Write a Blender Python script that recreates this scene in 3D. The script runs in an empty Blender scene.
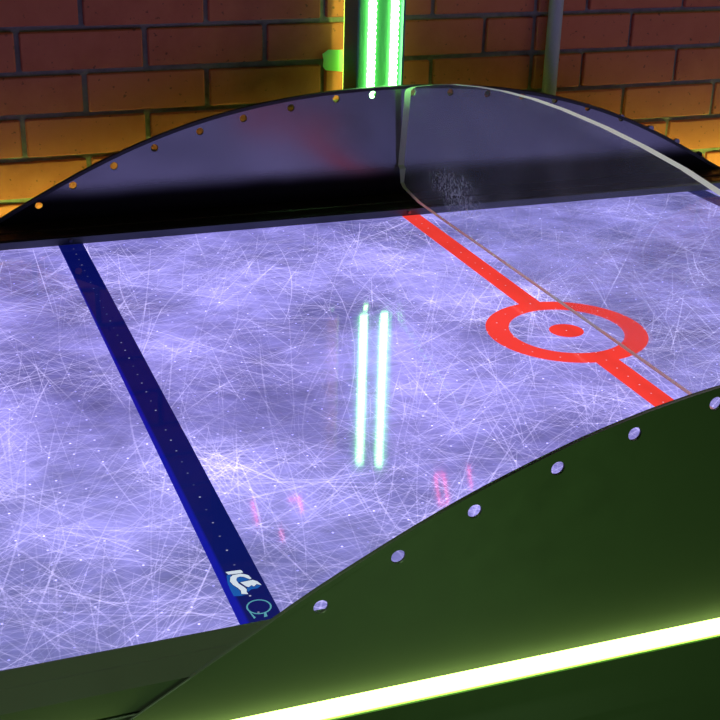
import bpy, bmesh, math, random
from mathutils import Matrix, Vector
random.seed(7)
C = bpy.context.scene.collection
PF = 0.80                                   # height of the playing surface above the floor

# ------------------------------------------------------------------ helpers
def link(name, me, mats=(), parent=None):
    o = bpy.data.objects.new(name, me)
    C.objects.link(o)
    for m in (mats if isinstance(mats, (list, tuple)) else [mats]):
        me.materials.append(m)
    if parent: o.parent = parent
    return o
def mesh_from(bm, name):
    me = bpy.data.meshes.new(name); bm.normal_update(); bm.to_mesh(me); bm.free(); return me
def obj(name, bm, mats, parent=None):
    return link(name, mesh_from(bm, name), mats, parent)
def box(bm, x0, x1, y0, y1, z0, z1, bev=0.0, seg=1, mat=0):
    t = bmesh.new()
    bmesh.ops.create_cube(t, size=1, matrix=Matrix.Translation(((x0+x1)/2, (y0+y1)/2, (z0+z1)/2)) @ Matrix.Diagonal((x1-x0, y1-y0, z1-z0, 1)))
    if bev: bmesh.ops.bevel(t, geom=t.edges[:], offset=bev, segments=seg, affect='EDGES', profile=0.5)
    for f in t.faces: f.material_index = mat
    me = bpy.data.meshes.new('t'); t.to_mesh(me); t.free(); bm.from_mesh(me); bpy.data.meshes.remove(me)
def prism_x(bm, prof, x0, x1):
    """closed (y,z) profile swept along x"""
    a = [bm.verts.new((x0, y, z)) for y, z in prof]; b = [bm.verts.new((x1, y, z)) for y, z in prof]
    n = len(prof)
    for i in range(n): bm.faces.new((a[i], a[(i+1) % n], b[(i+1) % n], b[i]))
    bm.faces.new(a[::-1]); bm.faces.new(b)
    bmesh.ops.recalc_face_normals(bm, faces=bm.faces[:])
def prism_y(bm, prof, y0, y1):
    """closed (x,z) profile swept along y"""
    a = [bm.verts.new((x, y0, z)) for x, z in prof]; b = [bm.verts.new((x, y1, z)) for x, z in prof]
    n = len(prof)
    for i in range(n): bm.faces.new((a[i], a[(i+1) % n], b[(i+1) % n], b[i]))
    bm.faces.new(a[::-1]); bm.faces.new(b)
    bmesh.ops.recalc_face_normals(bm, faces=bm.faces[:])
def flat(bm, poly, z, mat=0):
    f = bm.faces.new([bm.verts.new((x, y, z)) for x, y in poly])
    if f.normal.z < 0 or sum((poly[i-1][0]*p[1]-p[0]*poly[i-1][1]) for i, p in enumerate(poly)) < 0: f.normal_flip()
    f.material_index = mat
    return f
def cyl(bm, x, y, z0, z1, r, n=32):
    bmesh.ops.create_cone(bm, cap_ends=True, segments=n, radius1=r, radius2=r, depth=z1-z0, matrix=Matrix.Translation((x, y, (z0+z1)/2)))
def empty(name, loc, label, cat, group=None):
    o = bpy.data.objects.new(name, None); C.objects.link(o); o.location = loc
    o.empty_display_size = .1
    o['label'] = label; o['category'] = cat
    if group: o['group'] = group
    return o
def keep(o, parent):                         # parent without moving
    o.parent = parent; o.matrix_parent_inverse = Matrix.Translation(-parent.location)
    return o
def smooth(o, ang=40):
    for p in o.data.polygons: p.use_smooth = True
    try: o.data.set_sharp_from_angle(angle=math.radians(ang))
    except Exception: pass

# ------------------------------------------------------------------ materials
class N:
    """tiny node builder"""
    def __init__(s, name):
        s.m = bpy.data.materials.new(name); s.m.use_nodes = True
        s.t = s.m.node_tree; s.t.nodes.clear()
        s.out = s.t.nodes.new('ShaderNodeOutputMaterial')
    def n(s, typ, **kw):
        nd = s.t.nodes.new('ShaderNode' + typ)
        for k, v in kw.items():
            if k.startswith('i_'):
                key = k[2:]; key = int(key) if key.isdigit() else key.replace('_', ' ')
                if hasattr(v, 'is_output'): s.t.links.new(v, nd.inputs[key])
                else: nd.inputs[key].default_value = v
            else: setattr(nd, k, v)
        return nd
    def math(s, op, a, b=None, c=None, clamp=False):
        nd = s.t.nodes.new('ShaderNodeMath'); nd.operation = op; nd.use_clamp = clamp
        for i, v in enumerate((a, b, c)):
            if v is None: continue
            if hasattr(v, 'is_output'): s.t.links.new(v, nd.inputs[i])
            else: nd.inputs[i].default_value = v
        return nd.outputs[0]
    def mix(s, f, a, b, blend='MIX'):
        nd = s.t.nodes.new('ShaderNodeMix'); nd.data_type = 'RGBA'; nd.blend_type = blend
        for i, v in ((0, f), (6, a), (7, b)):
            if hasattr(v, 'is_output'): s.t.links.new(v, nd.inputs[i])
            else: nd.inputs[i].default_value = v if i == 0 else (*v, 1)
        return nd.outputs[2]
    def surf(s, sh): s.t.links.new(sh, s.out.inputs[0]); return s.m
def plain(name, col, rough=.5, ior=1.5, metal=0., noise=0.):
    b = N(name)
    p = b.n('BsdfPrincipled', i_Roughness=rough, i_IOR=ior, i_Metallic=metal)
    p.inputs['Base Color'].default_value = (*col, 1)
    if noise:
        tc = b.n('TexCoord'); nz = b.n('TexNoise', i_Vector=tc.outputs['Object'], i_Scale=30., i_Detail=4.)
        c = b.mix(nz.outputs[0], [v*(1-noise) for v in col], [v*(1+noise) for v in col])
        b.t.links.new(c, p.inputs['Base Color'])
        r = b.math('MULTIPLY_ADD', nz.outputs[0], .2, rough-.1, clamp=True)
        b.t.links.new(r, p.inputs['Roughness'])
    return b.surf(p.outputs[0])
def glow(name, col, strength):
    b = N(name); e = b.n('Emission', i_Strength=strength); e.inputs[0].default_value = (*col, 1)
    return b.surf(e.outputs[0])

GRID = 0.0278
def air_holes(b, r=.0015):
    """0..1 mask of the air-hole grid, with per-hole random brightness"""
    tc = b.n('TexCoord'); sp = b.n('SeparateXYZ', i_0=tc.outputs['Object'])
    gx = b.math('MULTIPLY', sp.outputs[0], 1/GRID); gy = b.math('MULTIPLY', sp.outputs[1], 1/GRID)
    rx = b.math('ROUND', gx); ry = b.math('ROUND', gy)
    dx = b.math('SUBTRACT', gx, rx); dy = b.math('SUBTRACT', gy, ry)
    d = b.math('SQRT', b.math('ADD', b.math('MULTIPLY', dx, dx), b.math('MULTIPLY', dy, dy)))
    m = b.n('MapRange', i_0=d, i_1=r/GRID*1.0, i_2=r/GRID*.55, i_3=0., i_4=1.); m.clamp = True
    cv = b.n('CombineXYZ', i_0=rx, i_1=ry)
    wn = b.n('TexWhiteNoise', noise_dimensions='2D', i_0=cv.outputs[0])
    return m.outputs[0], wn.outputs[0], tc, sp

def playfield_mat():
    b = N('backlit_ice')
    hole, rnd, tc, sp = air_holes(b)
    n1 = b.n('TexNoise', i_Vector=tc.outputs['Object'], i_Scale=5.2, i_Detail=1.5, i_Roughness=.5)
    n2 = b.n('TexNoise', i_Vector=tc.outputs['Object'], i_Scale=26., i_Detail=5., i_Roughness=.62)
    mp = b.n('Mapping', i_Vector=tc.outputs['Object']); mp.inputs['Scale'].default_value = (9, 70, 1); mp.inputs['Rotation'].default_value = (0, 0, .5)
    n3 = b.n('TexNoise', i_Vector=mp.outputs[0], i_Scale=1., i_Detail=3., i_Roughness=.6)
    f1 = b.n('MapRange', i_0=n1.outputs[0], i_1=.33, i_2=.68, i_3=0., i_4=1.); f1.clamp = True
    col = b.mix(f1.outputs[0], (.145, .132, .42), (.35, .31, .90))
    f2 = b.n('MapRange', i_0=n2.outputs[0], i_1=.3, i_2=.75, i_3=.78, i_4=1.3)
    f3 = b.n('MapRange', i_0=n3.outputs[0], i_1=.3, i_2=.72, i_3=.92, i_4=1.09)
    k = b.math('MULTIPLY', f2.outputs[0], f3.outputs[0])
    hb = b.math('MULTIPLY', hole, b.math('POWER', rnd, 2.4))
    k = b.math('MULTIPLY', k, b.math('MULTIPLY_ADD', hb, 4.5, 1.0))
    p = b.n('BsdfPrincipled', i_Roughness=.055, i_IOR=1.5)
    p.inputs['Base Color'].default_value = (.05, .05, .08, 1)
    b.t.links.new(col, p.inputs['Emission Color']); b.t.links.new(k, p.inputs['Emission Strength'])
    return b.surf(p.outputs[0])
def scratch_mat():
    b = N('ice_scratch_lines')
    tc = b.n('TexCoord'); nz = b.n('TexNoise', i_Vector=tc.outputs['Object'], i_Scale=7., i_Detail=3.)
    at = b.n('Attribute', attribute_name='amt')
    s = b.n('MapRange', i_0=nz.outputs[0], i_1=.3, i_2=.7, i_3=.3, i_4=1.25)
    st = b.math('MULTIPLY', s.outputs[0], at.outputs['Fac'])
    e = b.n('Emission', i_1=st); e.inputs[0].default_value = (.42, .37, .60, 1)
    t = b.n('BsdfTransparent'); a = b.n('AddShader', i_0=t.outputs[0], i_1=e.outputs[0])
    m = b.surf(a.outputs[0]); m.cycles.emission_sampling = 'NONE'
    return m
def line_mat(name, col, em, hole_amt, stripe=None):
    b = N(name)
    hole, rnd, tc, sp = air_holes(b, .0014)
    nz = b.n('TexNoise', i_Vector=tc.outputs['Object'], i_Scale=14., i_Detail=2.)
    c = b.mix(nz.outputs[0], [v*.85 for v in em], [v*1.15 for v in em])
    if stripe:                                # backlight bleed put into the colour along one edge of the blue line
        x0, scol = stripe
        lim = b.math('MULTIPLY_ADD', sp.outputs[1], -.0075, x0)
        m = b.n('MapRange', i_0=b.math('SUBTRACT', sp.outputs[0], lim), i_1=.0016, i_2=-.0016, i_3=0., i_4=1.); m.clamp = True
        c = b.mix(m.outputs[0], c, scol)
    hb = b.math('MULTIPLY', hole, b.math('MULTIPLY', rnd, hole_amt), clamp=True)
    c = b.mix(hb, c, (.75, .72, .95))
    p = b.n('BsdfPrincipled', i_Roughness=.04, i_IOR=1.5); p.inputs['Base Color'].default_value = (*col, 1)
    b.t.links.new(c, p.inputs['Emission Color']); p.inputs['Emission Strength'].default_value = 1.
    return b.surf(p.outputs[0])

def brick_mat():
    b = N('orange_brick')
    tc = b.n('TexCoord'); geo = b.n('NewGeometry')
    n1 = b.n('TexNoise', i_Vector=tc.outputs['Object'], i_Scale=22., i_Detail=5., i_Roughness=.6)
    n2 = b.n('TexNoise', i_Vector=tc.outputs['Object'], i_Scale=95., i_Detail=2.)
    sp = b.n('MapRange', i_0=n2.outputs[0], i_1=.66, i_2=.72, i_3=0., i_4=.75); sp.clamp = True
    c0 = b.mix(geo.outputs['Random Per Island'], (.44, .105, .050), (.58, .150, .068))
    c1 = b.mix(b.math('MULTIPLY_ADD', n1.outputs[0], 1.4, -.2, clamp=True), c0, (.62, .175, .085))
    c2 = b.mix(sp.outputs[0], c1, (.10, .045, .025))
    p = b.n('BsdfPrincipled', i_Base_Color=c2, i_Roughness=.85)
    bp = b.n('Bump', i_Strength=.35, i_Distance=.004, i_Height=n1.outputs[0])
    b.t.links.new(bp.outputs[0], p.inputs['Normal'])
    return b.surf(p.outputs[0])
def mortar_mat():
    b = N('pale_mortar')
    tc = b.n('TexCoord'); n1 = b.n('TexNoise', i_Vector=tc.outputs['Object'], i_Scale=70., i_Detail=5.)
    c = b.mix(n1.outputs[0], (.14, .14, .11), (.34, .33, .26))
    p = b.n('BsdfPrincipled', i_Base_Color=c, i_Roughness=.95)
    bp = b.n('Bump', i_Strength=.6, i_Distance=.006, i_Height=n1.outputs[0]); b.t.links.new(bp.outputs[0], p.inputs['Normal'])
    return b.surf(p.outputs[0])
def acrylic_mat():
    """clear sheet: straight transmission, faint haze, scuffs near the far lower corner, fresnel gloss"""
    b = N('clear_acrylic')
    tc = b.n('TexCoord'); sp = b.n('SeparateXYZ', i_0=tc.outputs['Object'])
    big = b.n('TexNoise', i_Vector=tc.outputs['Object'], i_Scale=9., i_Detail=3.)
    wp = b.n('TexNoise', i_Vector=tc.outputs['Object'], i_Scale=160., i_Detail=3., i_Distortion=1.2)
    dy = b.math('MULTIPLY', b.math('SUBTRACT', sp.outputs[1], .42), 1/.12); dz = b.math('MULTIPLY', b.math('SUBTRACT', sp.outputs[2], PF+.088), 1/.04)
    rr = b.math('SQRT', b.math('ADD', b.math('MULTIPLY', dy, dy), b.math('MULTIPLY', dz, dz)))
    zone = b.n('MapRange', i_0=rr, i_1=1.15, i_2=.2, i_3=0., i_4=1.); zone.clamp = True
    sc = b.n('MapRange', i_0=wp.outputs[0], i_1=.50, i_2=.62, i_3=0., i_4=.6); sc.clamp = True
    fine = b.n('TexNoise', i_Vector=tc.outputs['Object'], i_Scale=60., i_Detail=2.)
    fs = b.n('MapRange', i_0=fine.outputs[0], i_1=.70, i_2=.76, i_3=0., i_4=.14); fs.clamp = True
    hz = b.n('MapRange', i_0=big.outputs[0], i_1=.3, i_2=.75, i_3=.03, i_4=.11)
    h = b.math('ADD', b.math('ADD', hz.outputs[0], fs.outputs[0]), b.math('MULTIPLY', zone.outputs[0], sc.outputs[0]), clamp=True)
    tr = b.n('BsdfTransparent'); tr.inputs[0].default_value = (.93, .95, .94, 1)
    df = b.n('BsdfDiffuse'); df.inputs[0].default_value = (.75, .8, .75, 1)
    tl = b.n('BsdfTranslucent'); tl.inputs[0].default_value = (.75, .8, .75, 1)
    dd = b.n('MixShader', i_0=.5, i_1=df.outputs[0], i_2=tl.outputs[0])
    m1 = b.n('MixShader', i_0=h, i_1=tr.outputs[0], i_2=dd.outputs[0])
    gl = b.n('BsdfGlossy', i_Roughness=.04); ge = b.n('NewGeometry'); fr = b.math('MULTIPLY', b.math('SUBTRACT', 1., ge.outputs['Backfacing']), .045)
    m2 = b.n('MixShader', i_0=fr, i_1=m1.outputs[0], i_2=gl.outputs[0])
    return b.surf(m2.outputs[0])
def frosted_edge_mat():
    b = N('frosted_acrylic_edge')
    df = b.n('BsdfDiffuse'); df.inputs[0].default_value = (.86, .96, .66, 1)
    tl = b.n('BsdfTranslucent'); tl.inputs[0].default_value = (.86, .96, .66, 1)
    m = b.n('MixShader', i_0=.55, i_1=df.outputs[0], i_2=tl.outputs[0])
    return b.surf(m.outputs[0])

M = {}
M['ice'] = playfield_mat(); M['scratch'] = scratch_mat()
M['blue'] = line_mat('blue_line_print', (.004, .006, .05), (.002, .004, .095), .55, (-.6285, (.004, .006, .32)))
M['blue_plain'] = line_mat('blue_line_print_plain', (.004, .006, .05), (.002, .004, .095), .55)
M['red'] = line_mat('red_line_print', (.30, .01, .01), (.80, .045, .034), .9)
M['logo_white'] = line_mat('white_print', (.3, .3, .3), (.50, .50, .72), 0)
M['logo_blue'] = line_mat('bright_blue_print', (.01, .05, .2), (.004, .06, .33), 0)
M['logo_teal'] = line_mat('teal_print', (.05, .15, .2), (.07, .22, .33), 0)
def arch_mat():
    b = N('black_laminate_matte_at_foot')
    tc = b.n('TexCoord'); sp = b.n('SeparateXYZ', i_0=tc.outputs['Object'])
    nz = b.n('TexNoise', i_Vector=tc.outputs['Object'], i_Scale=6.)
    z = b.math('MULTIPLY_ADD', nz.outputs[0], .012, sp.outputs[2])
    g = b.n('MapRange', interpolation_type='SMOOTHSTEP', i_0=z, i_1=PF+.050, i_2=PF+.092, i_3=0., i_4=1.)  # dark band of the reflection put into the finish: gloss fades toward foot
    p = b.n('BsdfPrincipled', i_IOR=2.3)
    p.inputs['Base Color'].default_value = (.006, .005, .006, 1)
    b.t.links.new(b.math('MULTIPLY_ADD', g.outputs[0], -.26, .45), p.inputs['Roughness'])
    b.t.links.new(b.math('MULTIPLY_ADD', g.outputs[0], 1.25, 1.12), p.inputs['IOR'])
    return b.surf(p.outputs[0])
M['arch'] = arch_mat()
M['arch_out'] = plain('black_satin_laminate', (.030, .030, .028), .55, 1.5, noise=.12)
M['trim'] = plain('black_edge_moulding', (.008, .008, .009), .45)
M['rail'] = plain('black_rail_laminate', (.012, .009, .009), .3, 1.4)
M['rail_face'] = plain('dull_aluminium_face', (.10, .11, .14), .5)
M['cab'] = plain('black_cabinet_laminate', (.030, .030, .028), .55, noise=.1)
M['led_front'] = glow('yellow_green_led', (.62, 1., .22), 5.)
M['led_rear'] = glow('yellow_green_led_wall_side', (.76, 1., .18), 46.)
M['led_lens'] = plain('led_channel', (.35, .5, .2), .5)
M['post'] = plain('dark_green_post_paint', (.06, .17, .13), .5)
M['channel'] = plain('led_channel_liner', (.05, .20, .07), .5)
M['led_post'] = glow('green_led_strip', (.34, 1., .30), 28.)
M['led_back'] = glow('yellow_green_led_rear', (.72, 1., .18), 24.)
M['fill_dim'] = glow('dim_green_fill_line', (.5, 1., .12), 9.)
M['tape'] = plain('green_tape', (.42, .98, .42), .6)
M['digit'] = glow('red_segment', (1., .03, .12), 11.)
M['board'] = plain('scoreboard_black', (.01, .01, .01), .4)
M['conduit'] = plain('grey_conduit', (.42, .42, .42), .5)
M['brick'] = brick_mat(); M['mortar'] = mortar_mat()
M['floor'] = plain('dark_carpet', (.03, .028, .035), .9, noise=.4)
M['acrylic'] = acrylic_mat(); M['edge'] = frosted_edge_mat()
M['metal'] = plain('screw_metal', (.3, .3, .3), .35, metal=1.)

# ------------------------------------------------------------------ the setting
WY = .80                                    # brick face
P = .07515; L = .2216; J = .0095
def build_wall():
    bm = bmesh.new()
    box(bm, -2.6, 3.2, WY+.0085, WY+.20, 0, 2.75, mat=1)
    zA0 = PF + .3165                          # top of course 'A'
    kmax = int((2.75-zA0)/P); kmin = -int(zA0/P)
    rnd = random.Random(3)
    for k in range(kmin, kmax+1):
        z1 = zA0 + k*P; z0 = z1 - P
        even = (k % 2 == 0)
        # left of the straight joint
        off = .0130 if even else .1242
        xs = []
        x = off - L*12
        while x < .335:
            xs.append(x); x += L
        xs = [v for v in xs if -2.6 < v < .33] + [.343]
        segs = [(xs[i], xs[i+1]) for i in range(len(xs)-1)]
        xr = [.343]
        x = .5632 if even else .4582
        while x < 3.2: xr.append(x); x += L
        segs += [(xr[i], xr[i+1]) for i in range(len(xr)-1)]
        for a, b_ in segs:
            j = lambda s=.0012: rnd.uniform(-s, s)
            box(bm, a+J/2+j(), b_-J/2+j(), WY+j(.0015), WY+.05, z0+J/2+j(), z1-J/2+j(.0008), bev=.0022)
    o = obj('wall_back', bm, [M['brick'], M['mortar']]); o['kind'] = 'structure'
build_wall()
bm = bmesh.new(); box(bm, -2.6, 3.2, -3.2, WY+.2, -.05, 0)
o = obj('floor', bm, M['floor']); o['kind'] = 'structure'

# ------------------------------------------------------------------ the table
T = empty('air_hockey_table', (0, 0, 0), 'black arched-side air hockey table with a glowing lavender ice surface and green light strips', 'air hockey table')
HY_F, HY_N = .58, -.5580                      # inner rail edges
XE = 1.16
# cabinet + legs
bm = bmesh.new(); box(bm, -XE-.09, XE+.09, -.622, .661, PF-.26, PF-.006, bev=.004)
obj('cabinet', bm, M['cab'], T)
for sx in (-1, 1):
    for sy in (-1, 1):
        bm = bmesh.new(); x = sx*(XE-.12); y = sy*.5
        box(bm, x-.05, x+.05, y-.05, y+.05, .03, PF-.255, bev=.006)
        l = obj('leg', bm, M['cab'], T)
        bm = bmesh.new(); cyl(bm, x, y, 0, .032, .04); obj('leveller_foot', bm, M['metal'], l)
# playing surface, with the printed skate scratches in the same mesh
def playfield():
    bm = bmesh.new()
    lay = bm.faces.layers.float.new('amt')
    vs = [bm.verts.new(v) for v in ((-XE, HY_N-.01, PF), (XE, HY_N-.01, PF), (XE, HY_F+.005, PF), (-XE, HY_F+.005, PF))]
    f = bm.faces.new(vs); f.material_index = 0
    lo = [bm.verts.new((v.co.x, v.co.y, PF-.005)) for v in vs]
    for i in range(4): bm.faces.new((vs[i], lo[i], lo[(i+1) % 4], vs[(i+1) % 4]))
    bm.faces.new(lo[::-1])
    r = random.Random(11)
    foci = [(r.uniform(-1.0, 1.0), r.uniform(-.52, .54)) for _ in range(46)]
    Nn = 12500
    for i in range(Nn):
        if r.random() < .14:
            fx, fy = r.choice(foci); fx += r.gauss(0, .022); fy += r.gauss(0, .022)
        else:
            fx, fy = r.uniform(-XE, XE), r.uniform(-.58, .6)
        a = r.uniform(0, math.pi)
        ln = min(.62, .06 + r.expovariate(1/.13))
        w = r.choice((.00045, .0006, .0006, .0008, .0008, .0011))
        cur = r.gauss(0, .9)                 # curvature
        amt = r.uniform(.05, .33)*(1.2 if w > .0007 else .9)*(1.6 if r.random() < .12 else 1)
        seg = 7; prev = None
        sft = r.uniform(-.5, .5)*ln*.8
        z = PF + .00012 + i*1.6e-8
        for s in range(seg+1):
            t = (s/seg-.5)*ln + sft
            px = fx + math.cos(a)*t - math.sin(a)*cur*t*t*.5; py = fy + math.sin(a)*t + math.cos(a)*cur*t*t*.5
            aa = a + cur*t; nx, ny = -math.sin(aa), math.cos(aa)
            ww = w*(.35 + .65*math.sin(math.pi*min(1, max(0, (s+.4)/(seg+.8)))))
            inside = abs(px) < XE and HY_N-.01 < py < HY_F+.004
            cur_v = (px+nx*ww, py+ny*ww, px-nx*ww, py-ny*ww) if inside else None
            if prev and cur_v:
                q = [bm.verts.new((prev[0], prev[1], z)), bm.verts.new((prev[2], prev[3], z)), bm.verts.new((cur_v[2], cur_v[3], z)), bm.verts.new((cur_v[0], cur_v[1], z))]
                f = bm.faces.new(q); f.material_index = 1; f[lay] = amt
            prev = cur_v
    return obj('playing_surface', bm, [M['ice'], M['scratch']], T)
pf = playfield()
ZL = PF + .0006
def strip(name, x0, x1, y0, y1, mat, z=ZL):
    bm = bmesh.new(); flat(bm, [(x0, y0), (x1, y0), (x1, y1), (x0, y1)], z); return obj(name, bm, mat, pf)
D, WB, WR = .6127, .0202, .0176
RO, RI, RD = .1155, .0821, .0248
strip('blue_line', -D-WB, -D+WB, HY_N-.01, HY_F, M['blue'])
strip('blue_line', D-WB, D+WB, HY_N-.01, HY_F, M['blue_plain'])
yc = math.sqrt(RI*RI-WR*WR)+.012
bm = bmesh.new()
flat(bm, [(-WR, yc), (WR, yc), (WR, HY_F), (-WR, HY_F)], ZL); flat(bm, [(-WR, HY_N-.01), (WR, HY_N-.01), (WR, -yc), (-WR, -yc)], ZL)
obj('centre_line', bm, M['red'], pf)
def ring(bm, cx, cy, ro, ri, z, n=96):
    a = [(cx+ro*math.cos(2*math.pi*i/n), cy+ro*math.sin(2*math.pi*i/n)) for i in range(n)]
    b_ = [(cx+ri*math.cos(2*math.pi*i/n), cy+ri*math.sin(2*math.pi*i/n)) for i in range(n)]
    A = [bm.verts.new((*p, z)) for p in a]; B = [bm.verts.new((*p, z)) for p in b_]
    for i in range(n): bm.faces.new((A[i], A[(i+1) % n], B[(i+1) % n], B[i]))
bm = bmesh.new(); ring(bm, 0, 0, RO, RI, ZL+.00008); obj('face_off_ring', bm, M['red'], pf)
bm = bmesh.new(); flat(bm, [(RD*math.cos(t*math.pi/24), RD*math.sin(t*math.pi/24)) for t in range(48)], ZL); obj('centre_spot', bm, M['red'], pf)
# lettering near the end of the blue line
LI = [(-0.6231, -0.4551), (-0.6163, -0.4552), (-0.6088, -0.4557), (-0.6076, -0.4576), (-0.6073, -0.4607), (-0.6097, -0.4614), (-0.6217, -0.46)]
LC = [(-0.6211, -0.4652), (-0.6182, -0.4624), (-0.6141, -0.4622), (-0.61, -0.4623), (-0.6064, -0.4644), (-0.6037, -0.4672), (-0.6024, -0.4733), (-0.6044, -0.4742), (-0.6066, -0.4712), (-0.6089, -0.4682), (-0.6119, -0.4668), (-0.6147, -0.4671), (-0.6165, -0.4699), (-0.617, -0.4728), (-0.6164, -0.478), (-0.6129, -0.4853), (-0.6119, -0.4899), (-0.613, -0.4938), (-0.6125, -0.4976), (-0.6185, -0.4954), (-0.6176, -0.4898), (-0.6192, -0.4844), (-0.622, -0.4786), (-0.6232, -0.472)]
LE = [(-0.6144, -0.4764), (-0.6084, -0.4763), (-0.6021, -0.476), (-0.5987, -0.4795), (-0.5964, -0.487), (-0.6007, -0.484), (-0.604, -0.4872), (-0.6055, -0.484), (-0.6089, -0.4866), (-0.6108, -0.485), (-0.6129, -0.4804)]
H1 = [(-0.6236, -0.4606), (-0.6198, -0.4606), (-0.6195, -0.4632), (-0.6223, -0.4673), (-0.6237, -0.4725), (-0.6222, -0.4795), (-0.6197, -0.485), (-0.6182, -0.4908), (-0.6189, -0.4957), (-0.6144, -0.4977), (-0.6199, -0.4981), (-0.6262, -0.4966), (-0.6266, -0.4857), (-0.626, -0.4736)]
H2 = [(-0.6148, -0.4673), (-0.6114, -0.4674), (-0.6085, -0.4694), (-0.6045, -0.4747), (-0.6095, -0.4753), (-0.6143, -0.4756), (-0.6164, -0.4761), (-0.6168, -0.4723)]
H3 = [(-0.6108, -0.486), (-0.6091, -0.4872), (-0.6057, -0.4847), (-0.6042, -0.4879), (-0.6007, -0.4851), (-0.5972, -0.4874), (-0.6016, -0.4908), (-0.6077, -0.4907), (-0.6121, -0.4941)]
bm = bmesh.new()
for h in (H1, H2, H3): flat(bm, h, ZL+.0002, 1)
for l in (LI, LC, LE): flat(bm, l, ZL+.0004, 0)
obj('lettering', bm, [M['logo_white'], M['logo_blue']], pf)
bm = bmesh.new()
ring(bm, -.6088, -.5203, .0117, .0102, ZL+.0003, 48)
flat(bm, [(-0.6197, -0.5246), (-0.6184, -0.5268), (-0.6163, -0.5358), (-0.6183, -0.5371)], ZL+.0002)
flat(bm, [(-0.607, -0.5306), (-0.605, -0.5301), (-0.6055, -0.5371), (-0.6089, -0.5374)], ZL+.0002)
obj('round_emblem', bm, M['logo_teal'], pf)

# rails: black ledge with a thin dull metal face towards the ice
def rail(yi, yo, h, mat, name='side_rail'):
    s = 1 if yo > yi else -1
    bm = bmesh.new()
    w = abs(yo-yi)
    prism_x(bm, [(yi+s*.0015, PF-.006), (yi+s*.0015, PF+h-.003), (yi+s*.003, PF+h-.0008), (yi+s*.006, PF+h), (yi+s*w*.45, PF+h), (yi+s*w*.48, PF+h+.0018), (yi+s*w*.52, PF+h+.0022), (yo, PF+h+.0022), (yo, PF-.006)], -XE-.085, XE+.085)
    o = obj(name, bm, mat, T)
    bm = bmesh.new(); prism_x(bm, [(yi, PF+.0008), (yi, PF+h-.0030), (yi+s*.0015, PF+h-.0030), (yi+s*.0015, PF+.0008)], -XE, XE)
    obj('metal_face', bm, M['rail_face'], o)
    return o
rail(HY_F, .661, .0155, M['rail'])
rail(HY_N, -.622, .0155, M['cab'])
for s in (-1, 1):
    bm = bmesh.new(); prism_y(bm, [(s*XE, PF-.006), (s*XE, PF+.012), (s*(XE+.006), PF+.0155), (s*(XE+.085), PF+.0155), (s*(XE+.085), PF-.006)], HY_N+.0015, HY_F-.0015)
    obj('end_rail', bm, M['rail'], T)
# small metal pegs on the far rail face where the lines meet it
for x, m in ((-D+.0005, 'metal'), (-.004, 'metal')):
    bm = bmesh.new(); bmesh.ops.create_cone(bm, cap_ends=True, segments=16, radius1=.0035, radius2=.0028, depth=.004, matrix=Matrix.Translation((x, HY_F-.002, PF+.0075)) @ Matrix.Rotation(math.pi/2, 4, 'X'))
    obj('rail_screw', bm, M[m], T)

# arched side panels with through holes
def interp_profile(pts, c, x0, lo):
    return c[0] + c[1]*(lo-x0)**2 + c[2]*(lo-x0)**4 + c[3]*(lo-x0)**6
def curve_plate(outline, holes, depth):
    """outline (x,z) and round holes -> solid plate mesh from y=0 to y=depth"""
    cu = bpy.data.curves.new('plate', 'CURVE'); cu.dimensions = '2D'; cu.fill_mode = 'BOTH'; cu.extrude = depth/2
    def add(pts):
        sp = cu.splines.new('POLY'); sp.points.add(len(pts)-1)
        for p_, (x, z) in zip(sp.points, pts): p_.co = (x, z, 0, 1)
        sp.use_cyclic_u = True
    add(outline)
    for hx, hz, hr in holes: add([(hx+hr*math.cos(t*math.pi/10), hz+hr*math.sin(t*math.pi/10)) for t in range(20)])
    ob = bpy.data.objects.new('plate', cu); C.objects.link(ob)
    dg = bpy.context.evaluated_depsgraph_get()
    me = bpy.data.meshes.new_from_object(ob.evaluated_get(dg)); bpy.data.objects.remove(ob); bpy.data.curves.remove(cu)
    me.transform(Matrix(((1, 0, 0, 0), (0, 0, 1, depth/2), (0, 1, 0, 0), (0, 0, 0, 1))))
    bm = bmesh.new(); bm.from_mesh(me); bpy.data.meshes.remove(me)
    bmesh.ops.remove_doubles(bm, verts=bm.verts[:], dist=1e-5)
    bmesh.ops.recalc_face_normals(bm, faces=bm.faces[:])
    return bm
def solve3(rows, rhs):
    a = [r[:]+[v] for r, v in zip(rows, rhs)]
    n = len(a)
    for i in range(n):
        k = max(range(i, n), key=lambda q: abs(a[q][i])); a[i], a[k] = a[k], a[i]
        for j in range(n):
            if j != i:
                f = a[j][i]/a[i][i]
                a[j] = [u-f*v for u, v in zip(a[j], a[i])]
    return [a[i][n]/a[i][i] for i in range(n)]
def evenfit(pts, x0):
    rows = [[1, (x-x0)**2, (x-x0)**4, (x-x0)**6] for x, z in pts]
    A = [[sum(r[i]*r[j] for r in rows) for j in range(4)] for i in range(4)]
    B = [sum(r[i]*z for r, (x, z) in zip(rows, pts)) for i in range(4)]
    return solve3(A, B)
far_pts = [(-0.7159, 0.029), (-0.6128, 0.0821), (-0.5784, 0.0961), (-0.509, 0.1271), (-0.4037, 0.1659), (-0.2967, 0.194), (-0.1872, 0.2087), (-0.1067, 0.2164), (0.0028, 0.2194), (0.1023, 0.213), (0.2473, 0.1979), (0.3339, 0.1815), (0.4242, 0.1557), (0.5185, 0.122), (0.6183, 0.0727), (0.7181, 0.0184)]
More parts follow.
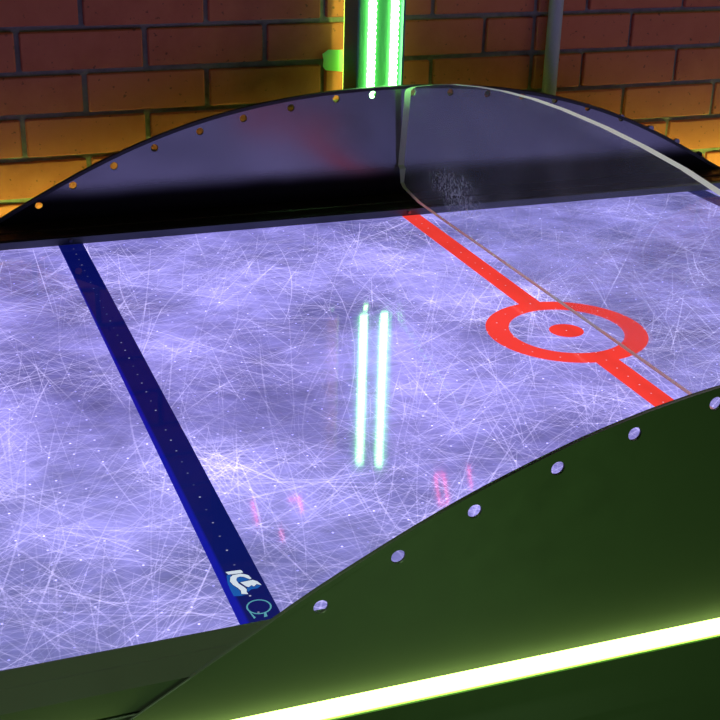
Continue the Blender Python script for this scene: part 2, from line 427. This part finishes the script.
near_pts = [(-0.6857, 0.0262), (-0.6661, 0.0375), (-0.6472, 0.0480), (-0.6369, 0.0540), (-0.6191, 0.0645), (-0.6041, 0.0735), (-0.5872, 0.0828), (-0.5605, 0.0968), (-0.53, 0.1122), (-0.5016, 0.1260), (-0.4719, 0.1394), (-0.4406, 0.1526), (-0.4087, 0.1645), (-0.3803, 0.1748), (-0.3478, 0.1857), (-0.3172, 0.1944), (-0.2848, 0.2026), (-0.2459, 0.2108), (-0.2146, 0.2160)]
far_holes = [(-0.6503, 0.0465), (-0.5914, 0.0779), (-0.5202, 0.1069), (-0.4493, 0.1337), (-0.3687, 0.1577), (-0.2906, 0.1762), (-0.2037, 0.1901), (-0.1191, 0.2018), (-0.0491, 0.2056), (.028, .2062), (.104, .2030), (.180, .1968), (.253, .1885), (0.3235, 0.1782), (0.3972, 0.16), (0.4748, 0.1354), (0.5454, 0.1095), (0.6103, 0.0793), (0.6684, 0.0489)]
near_holes = [(-0.5856, 0.0649), (-0.5171, 0.1003), (-0.4482, 0.132), (-0.3712, 0.1608), (-0.2974, 0.1826), (-0.2164, 0.2005)]
near_c = evenfit(near_pts, 0.0)
def near_f(u):
    u = -abs(u)
    if u < near_pts[0][0]: return near_pts[0][1] + .585*(u-near_pts[0][0])
    if u > near_pts[-1][0]: return .2258 + (.2160-.2258)*(u/near_pts[-1][0])**2
    for (xa, za), (xb, zb_) in zip(near_pts, near_pts[1:]):
        if xa <= u <= xb: return za + (zb_-za)*(u-xa)/(xb-xa)
near_holes += [(x, near_f(x)-.0145) for x in (-.143, -.066, .011, .088)] + [(-x, z) for x, z in near_holes]
def best_far():
    b = None
    for i in range(-20, 21):
        x0 = i*.002; c = evenfit(far_pts, x0)
        e = sum((interp_profile(None, c, x0, x)-z)**2 for x, z in far_pts)
        if b is None or e < b[0]: b = (e, x0, c)
    return b
_, fx0, far_c = best_far()
def arch(c, x0, holes, y, thick, out_mat, mould, mmat, name='arched_side_panel'):
    zb = -.03
    top = []
    x = 0.0
    half = 0
    f = near_f if y < 0 else lambda u: c[0]+c[1]*u*u+c[2]*u**4+c[3]*u**6
    while f(half) > zb+.0 and half < 1.0: half += .005
    n = 72
    xs = [-half + 2*half*i/n for i in range(n+1)]
    top = [(x0+u, PF+max(f(u), zb)) for u in xs]
    outline = top + [(x0+half, PF+zb-.09), (x0-half, PF+zb-.09)]
    bm = curve_plate(outline, [(hx, PF+hz, .0066) for hx, hz in holes], thick)
    o = obj(name, bm, out_mat, T); o.location = (0, y, 0)
    # edge moulding: a thin U strip riding on the curved top
    bm = bmesh.new()
    prev = None
    ts = [(px, pz) for px, pz in top if pz > PF+zb+(.002 if mould > .001 else .046)]
    for i, (px, pz) in enumerate(ts):
        a = ts[max(0, i-1)]; b_ = ts[min(len(ts)-1, i+1)]
        tx, tz = b_[0]-a[0], b_[1]-a[1]; l = math.hypot(tx, tz); nx, nz = -tz/l, tx/l
        sec = [bm.verts.new((px+nx*d, yy, pz+nz*d)) for d, yy in ((-.0045, -.0012 if mould > .001 else -.0003), (mould*.5, -.0012 if mould > .001 else -.0003), (mould, thick/2), (mould*.5, thick+.0012), (-.0045, thick+.0012))]
        if prev:
            for k in range(5): bm.faces.new((prev[k], prev[(k+1) % 5], sec[(k+1) % 5], sec[k]))
        else: bm.faces.new(sec[::-1])
        prev = sec
    bm.faces.new(prev); bmesh.ops.recalc_face_normals(bm, faces=bm.faces[:])
    e = obj('edge_moulding', bm, mmat, o)
    return o
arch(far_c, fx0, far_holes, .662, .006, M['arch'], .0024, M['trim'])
arch(near_c, 0.0, near_holes, -.6265, .0030, M['arch_out'], .0006, M['arch_out'])
# small screw beside the panel seam on the near side
bm = bmesh.new(); bmesh.ops.create_cone(bm, cap_ends=True, segments=16, radius1=.005, radius2=.004, depth=.003, matrix=Matrix.Translation((-.672, -.6235, PF+.008)) @ Matrix.Rotation(math.pi/2, 4, 'X'))
obj('panel_screw', bm, M['trim'], T)

# led light strips along both long sides (tube in a shallow channel)
def side_led(y, s, tilt):
    bm = bmesh.new()
    x0, x1 = -1.2, 1.2
    zc = lambda x: PF - .0391 + tilt*(x+.42)
    def bar(bm, ya, yb, dz0, dz1):
        v = [bm.verts.new((x, yy, zc(x)+dz)) for x in (x0, x1) for yy, dz in ((ya, dz0), (yb, dz0), (yb, dz1), (ya, dz1))]
        for q in ((0, 1, 2, 3), (7, 6, 5, 4), (0, 4, 5, 1), (1, 5, 6, 2), (2, 6, 7, 3), (3, 7, 4, 0)): bm.faces.new([v[i] for i in q])
    bar(bm, y, y+s*.012, -.0080, -.0062)
    if s > 0: bar(bm, y, y+s*.0165, .0072, .0090)  # upper lip added on the far side only, to cut light up the wall
    bmesh.ops.recalc_face_normals(bm, faces=bm.faces[:])
    ch = obj('light_channel', bm, M['led_lens'], T)
    bm = bmesh.new()
    sec0 = [(.0004, -.0060), (.0095, -.0056), (.0125, -.0038), (.0134, 0), (.0125, .0032), (.0095, .0052), (.0004, .0056)]
    n = len(sec0); prev = None
    for x in (x0+.01, x1-.01):
        sec = [bm.verts.new((x, y+s*d, zc(x)+dz)) for d, dz in sec0]
        if prev:
            for k in range(n): bm.faces.new((prev[k], prev[(k+1) % n], sec[(k+1) % n], sec[k]))
        else: bm.faces.new(sec[::-1])
        prev = sec
    bm.faces.new(prev); bmesh.ops.recalc_face_normals(bm, faces=bm.faces[:])
    st = obj('glowing_light_strip', bm, M['led_front'] if s < 0 else M['led_rear'], ch)
side_led(-.6270, -1, -.0089)
side_led(.6715, 1, 0)

# clear divider across the middle
def divider():
    topf = [(0.6385, 0.2150), (0.630, .2205), (0.6115, 0.2275), (0.5289, 0.2472), (0.4476, 0.2639), (0.353, 0.2785), (0.2656, 0.2892), (0.1686, 0.2972), (0.0792, 0.3007), (-0.0295, 0.3013), (-0.128, 0.2983), (-0.2178, 0.2928), (-0.3007, 0.2833)]
    topn = [(-.39, .2690), (-.47, .2520), (-.545, .2320), (-.590, .2160), (-.610, .2060)]
    botn = [(-.6215, .0743), (-.617, .0707), (-.612, .0398), (-.585, .0355), (-.54, .0305)]
    botf = [(-.2982, .0305), (.156, .0305), (.4589, .0298), (.5571, .0303), (.6048, .0355), (.630, .0385), (.6420, .0450), (.6490, .0690), (.6570, .0743)]
    prof = topf + topn + botn + botf
    thin = set(range(len(topf)+len(topn), len(prof)-2))
    X0, X1 = .003, .015
    bm = bmesh.new()
    for x, fl in ((X0, 0), (X1, 1)):
        v = [bm.verts.new((x, y, PF+z)) for y, z in prof]
        f = bm.faces.new(v if fl else v[::-1])
    bmesh.ops.recalc_face_normals(bm, faces=bm.faces[:])
    for f in bm.faces:
        if (f.normal.x > 0) != (f.calc_center_median().x > (X0+X1)/2): f.normal_flip()
    for i in thin:
        j = i+1
        if j in thin: bm.faces.new([bm.verts.new((x, prof[k][0], PF+prof[k][1])) for x, k in ((X0+.0070, i), (X1, i), (X1, j), (X0+.0070, j))])
    sh = obj('clear_divider_shield', bm, M['acrylic'], T)
    sh['label'] = 'clear scuffed acrylic shield across the middle of the table'
    bm = bmesh.new()
    n = len(prof)
    A = [bm.verts.new((X0, y, PF+z)) for y, z in prof]; B = [bm.verts.new((X0+.0070 if i in thin else X1, y, PF+z)) for i, (y, z) in enumerate(prof)]
    for i in range(n): bm.faces.new((A[i], A[(i+1) % n], B[(i+1) % n], B[i]))
    bmesh.ops.recalc_face_normals(bm, faces=bm.faces[:])
    ed = obj('frosted_edge', bm, M['edge'], sh)
divider()

# ------------------------------------------------------------------ light post behind the table
px0, px1, py0, py1 = -.0675, .0247, .701, .771
PT = PF + .592
G = empty('light_post', ((px0+px1)/2, .736, 0), 'dark green post behind the table with two vertical glowing green light strips', 'light post')
bm = bmesh.new()
box(bm, px0, px0+.004, py0, py1, .02, PT); box(bm, px1-.004, px1, py0, py1, .02, PT)   # cheeks
box(bm, px0+.004, px1-.004, .7165, .7215, .02, PT)                                        # web
keep(obj('post_channel', bm, M['post']), G)
bm = bmesh.new(); box(bm, px0+.0045, px1-.0045, .7150, .7165, .03, PT-.01); keep(obj('channel_liner', bm, M['channel']), G)
bm = bmesh.new(); box(bm, px0-.06, px1+.06, .665, .79, 0, .02, bev=.003); keep(obj('base_plate', bm, M['post']), G)
def led_tape(x, zlo, zhi):
    bm = bmesh.new()
    box(bm, x-.0056, x+.0056, .7105, .7148, zlo, zhi)
    z = zlo + .006
    while z < zhi:
        if PF+.15 < z: box(bm, x-.0072, x+.0072, .7087, .7135, z-.0028, z+.0028, bev=.001)
        z += .0105
    return keep(obj('green_light_strip', bm, M['led_post']), G)
led_tape(-.0352, .05, PF+.571); led_tape(.0085, .05, PF+.585)
bm = bmesh.new(); box(bm, -.040, -.032, .7216, .7238, .05, PT-.01); keep(obj('rear_light_strip', bm, M['led_back']), G)
bm = bmesh.new(); box(bm, px1-.0035, px1-.0005, .7712, .7732, .05, PT-.01); box(bm, px0+.0005, px0+.0035, .7712, .7732, .05, PT-.01); keep(obj('rear_fill_line', bm, M['fill_dim']), G)  # glowing lines added to spill green light on the wall by the post
# folded tab of tape on the left cheek
bm = bmesh.new()
zt = PF+.2445
pts = [(px0+.003, .7835, -.019), (px0+.003, .7835, .021), (-.090, .791, .021), (-.1015, .793, .013), (-.099, .7925, .002), (-.100, .793, -.010), (-.095, .792, -.017)]
v = [bm.verts.new((x, y, zt+z)) for x, y, z in pts]; f = bm.faces.new(v)
r_ = bmesh.ops.extrude_face_region(bm, geom=[f]); bmesh.ops.translate(bm, verts=[e for e in r_['geom'] if isinstance(e, bmesh.types.BMVert)], vec=(0, .0009, 0))
bmesh.ops.recalc_face_normals(bm, faces=bm.faces[:])
keep(obj('tape_tab', bm, M['tape']), G)
# scoreboard box on top of the post, its red digits mirrored in the ice
bm = bmesh.new(); box(bm, -.34, .29, .704, .768, PT, PT+.17, bev=.006)
sb = keep(obj('scoreboard', bm, M['board']), G)
def digit(segs, x, z, w, h, t=.0042):
    bm = bmesh.new(); y0, y1 = .7015, .704
    S = {'a': (x, x+w, z+h-t, z+h), 'd': (x, x+w, z, z+t), 'g': (x, x+w, z+h/2-t/2, z+h/2+t/2), 'f': (x, x+t, z+h/2+.002, z+h-.002), 'e': (x, x+t, z+.002, z+h/2-.002), 'b': (x+w-t, x+w, z+h/2+.002, z+h-.002), 'c': (x+w-t, x+w, z+.002, z+h/2-.002)}
    for s in segs:
        a = S[s]; box(bm, a[0], a[1], y0, y1, a[2], a[3])
    for v in bm.verts: v.co.x += .21*(v.co.z-z)
    o = obj('digit', bm, M['digit'], sb); o.matrix_parent_inverse = Matrix.Translation(-G.location) @ Matrix.Identity(4)
    o.matrix_parent_inverse = Matrix.Identity(4)
    return o
zd = PF + .613
digit('bc', -.2890, zd, .0205, .062); digit('dc', -.1935, zd+.012, .026, .075); digit('b', -.2350, zd+.045, .020, .066)
digit('abcdef', .1330, zd+.010, .024, .076); digit('bc', .1950, zd+.001, .020, .056)

# ------------------------------------------------------------------ conduit on the wall
bm = bmesh.new(); cyl(bm, .3775, WY-.0150, 0, 2.75, .0142, 24)
o = obj('conduit_pipe', bm, M['conduit']); smooth(o)
o['label'] = 'thin grey conduit pipe running up the brick wall behind the table'; o['category'] = 'pipe'

# ------------------------------------------------------------------ light of the room, with added fill lamps
def area(name, loc, target, size, power, col):
    l = bpy.data.lights.new(name, 'AREA'); l.energy = power; l.color = col; l.size = size
    o = bpy.data.objects.new(name, l); C.objects.link(o); o.location = loc
    o.rotation_euler = (Vector(target)-Vector(loc)).to_track_quat('-Z', 'Y').to_euler()
    return o
area('ceiling_lamp', (2.8, -.7, 2.6), (1.2, .8, 1.1), .5, 9., (.95, 1., .50))
area('green_fill', (-.1, -1.75, .45), (-.2, -.62, .78), .7, 5., (.40, 1., .22))  # unseen lamp added to light the near panel green
def spot(name, loc, target, energy, col, deg):
    l = bpy.data.lights.new(name, 'SPOT'); l.energy = energy; l.color = col; l.spot_size = math.radians(deg); l.spot_blend = .6; l.shadow_soft_size = .06
    o = bpy.data.objects.new(name, l); C.objects.link(o); o.location = loc
    o.rotation_euler = (Vector(target)-Vector(loc)).to_track_quat('-Z', 'Y').to_euler()
spot('near_rail_fill', (-1.15, -1.0, 1.95), (-.80, -.60, .80), 70., (.62, 1., .48), 40)  # unseen spot added to brighten the near rail top
l = bpy.data.lights.new('divider_edge_fill', 'SPOT'); l.energy = 75.; l.color = (1., .97, .95); l.spot_size = math.radians(34); l.spot_blend = .3; l.shadow_soft_size = .06  # unseen spot added to brighten the divider's top edge
o = bpy.data.objects.new('divider_edge_fill', l); C.objects.link(o); o.location = (.05, -.25, PF+2.1); o.rotation_euler = (0, 0, 0)
w = bpy.data.worlds.new('room_dim'); bpy.context.scene.world = w; w.use_nodes = True
bg = w.node_tree.nodes['Background']; bg.inputs[0].default_value = (.85, 1., .62, 1); bg.inputs[1].default_value = .011

# ------------------------------------------------------------------ camera
cd = bpy.data.cameras.new('camera'); cam = bpy.data.objects.new('camera', cd); C.objects.link(cam)
cd.sensor_width = 36; cd.lens = 1268.519/720*36; cd.clip_start = .01
R_ = Vector((0.93665048, -0.34930955, 0.02585938)); U_ = Vector((0.11704529, 0.38172255, 0.91683602)); F_ = Vector((0.33013069, 0.85572819, -0.39842645))
m = Matrix((R_, U_, -F_)).transposed().to_4x4(); m.translation = Vector((-.880942, -1.466545, .677562+PF))
cam.matrix_world = m
sc = bpy.context.scene; sc.camera = cam
sc.view_settings.view_transform = 'Standard'; sc.view_settings.look = 'None'; sc.view_settings.exposure = 0; sc.view_settings.gamma = 1
sc.view_settings.use_curve_mapping = False
sc.cycles.transparent_max_bounces = 48
sc.cycles.max_bounces = 8
sc.cycles.use_denoising = True
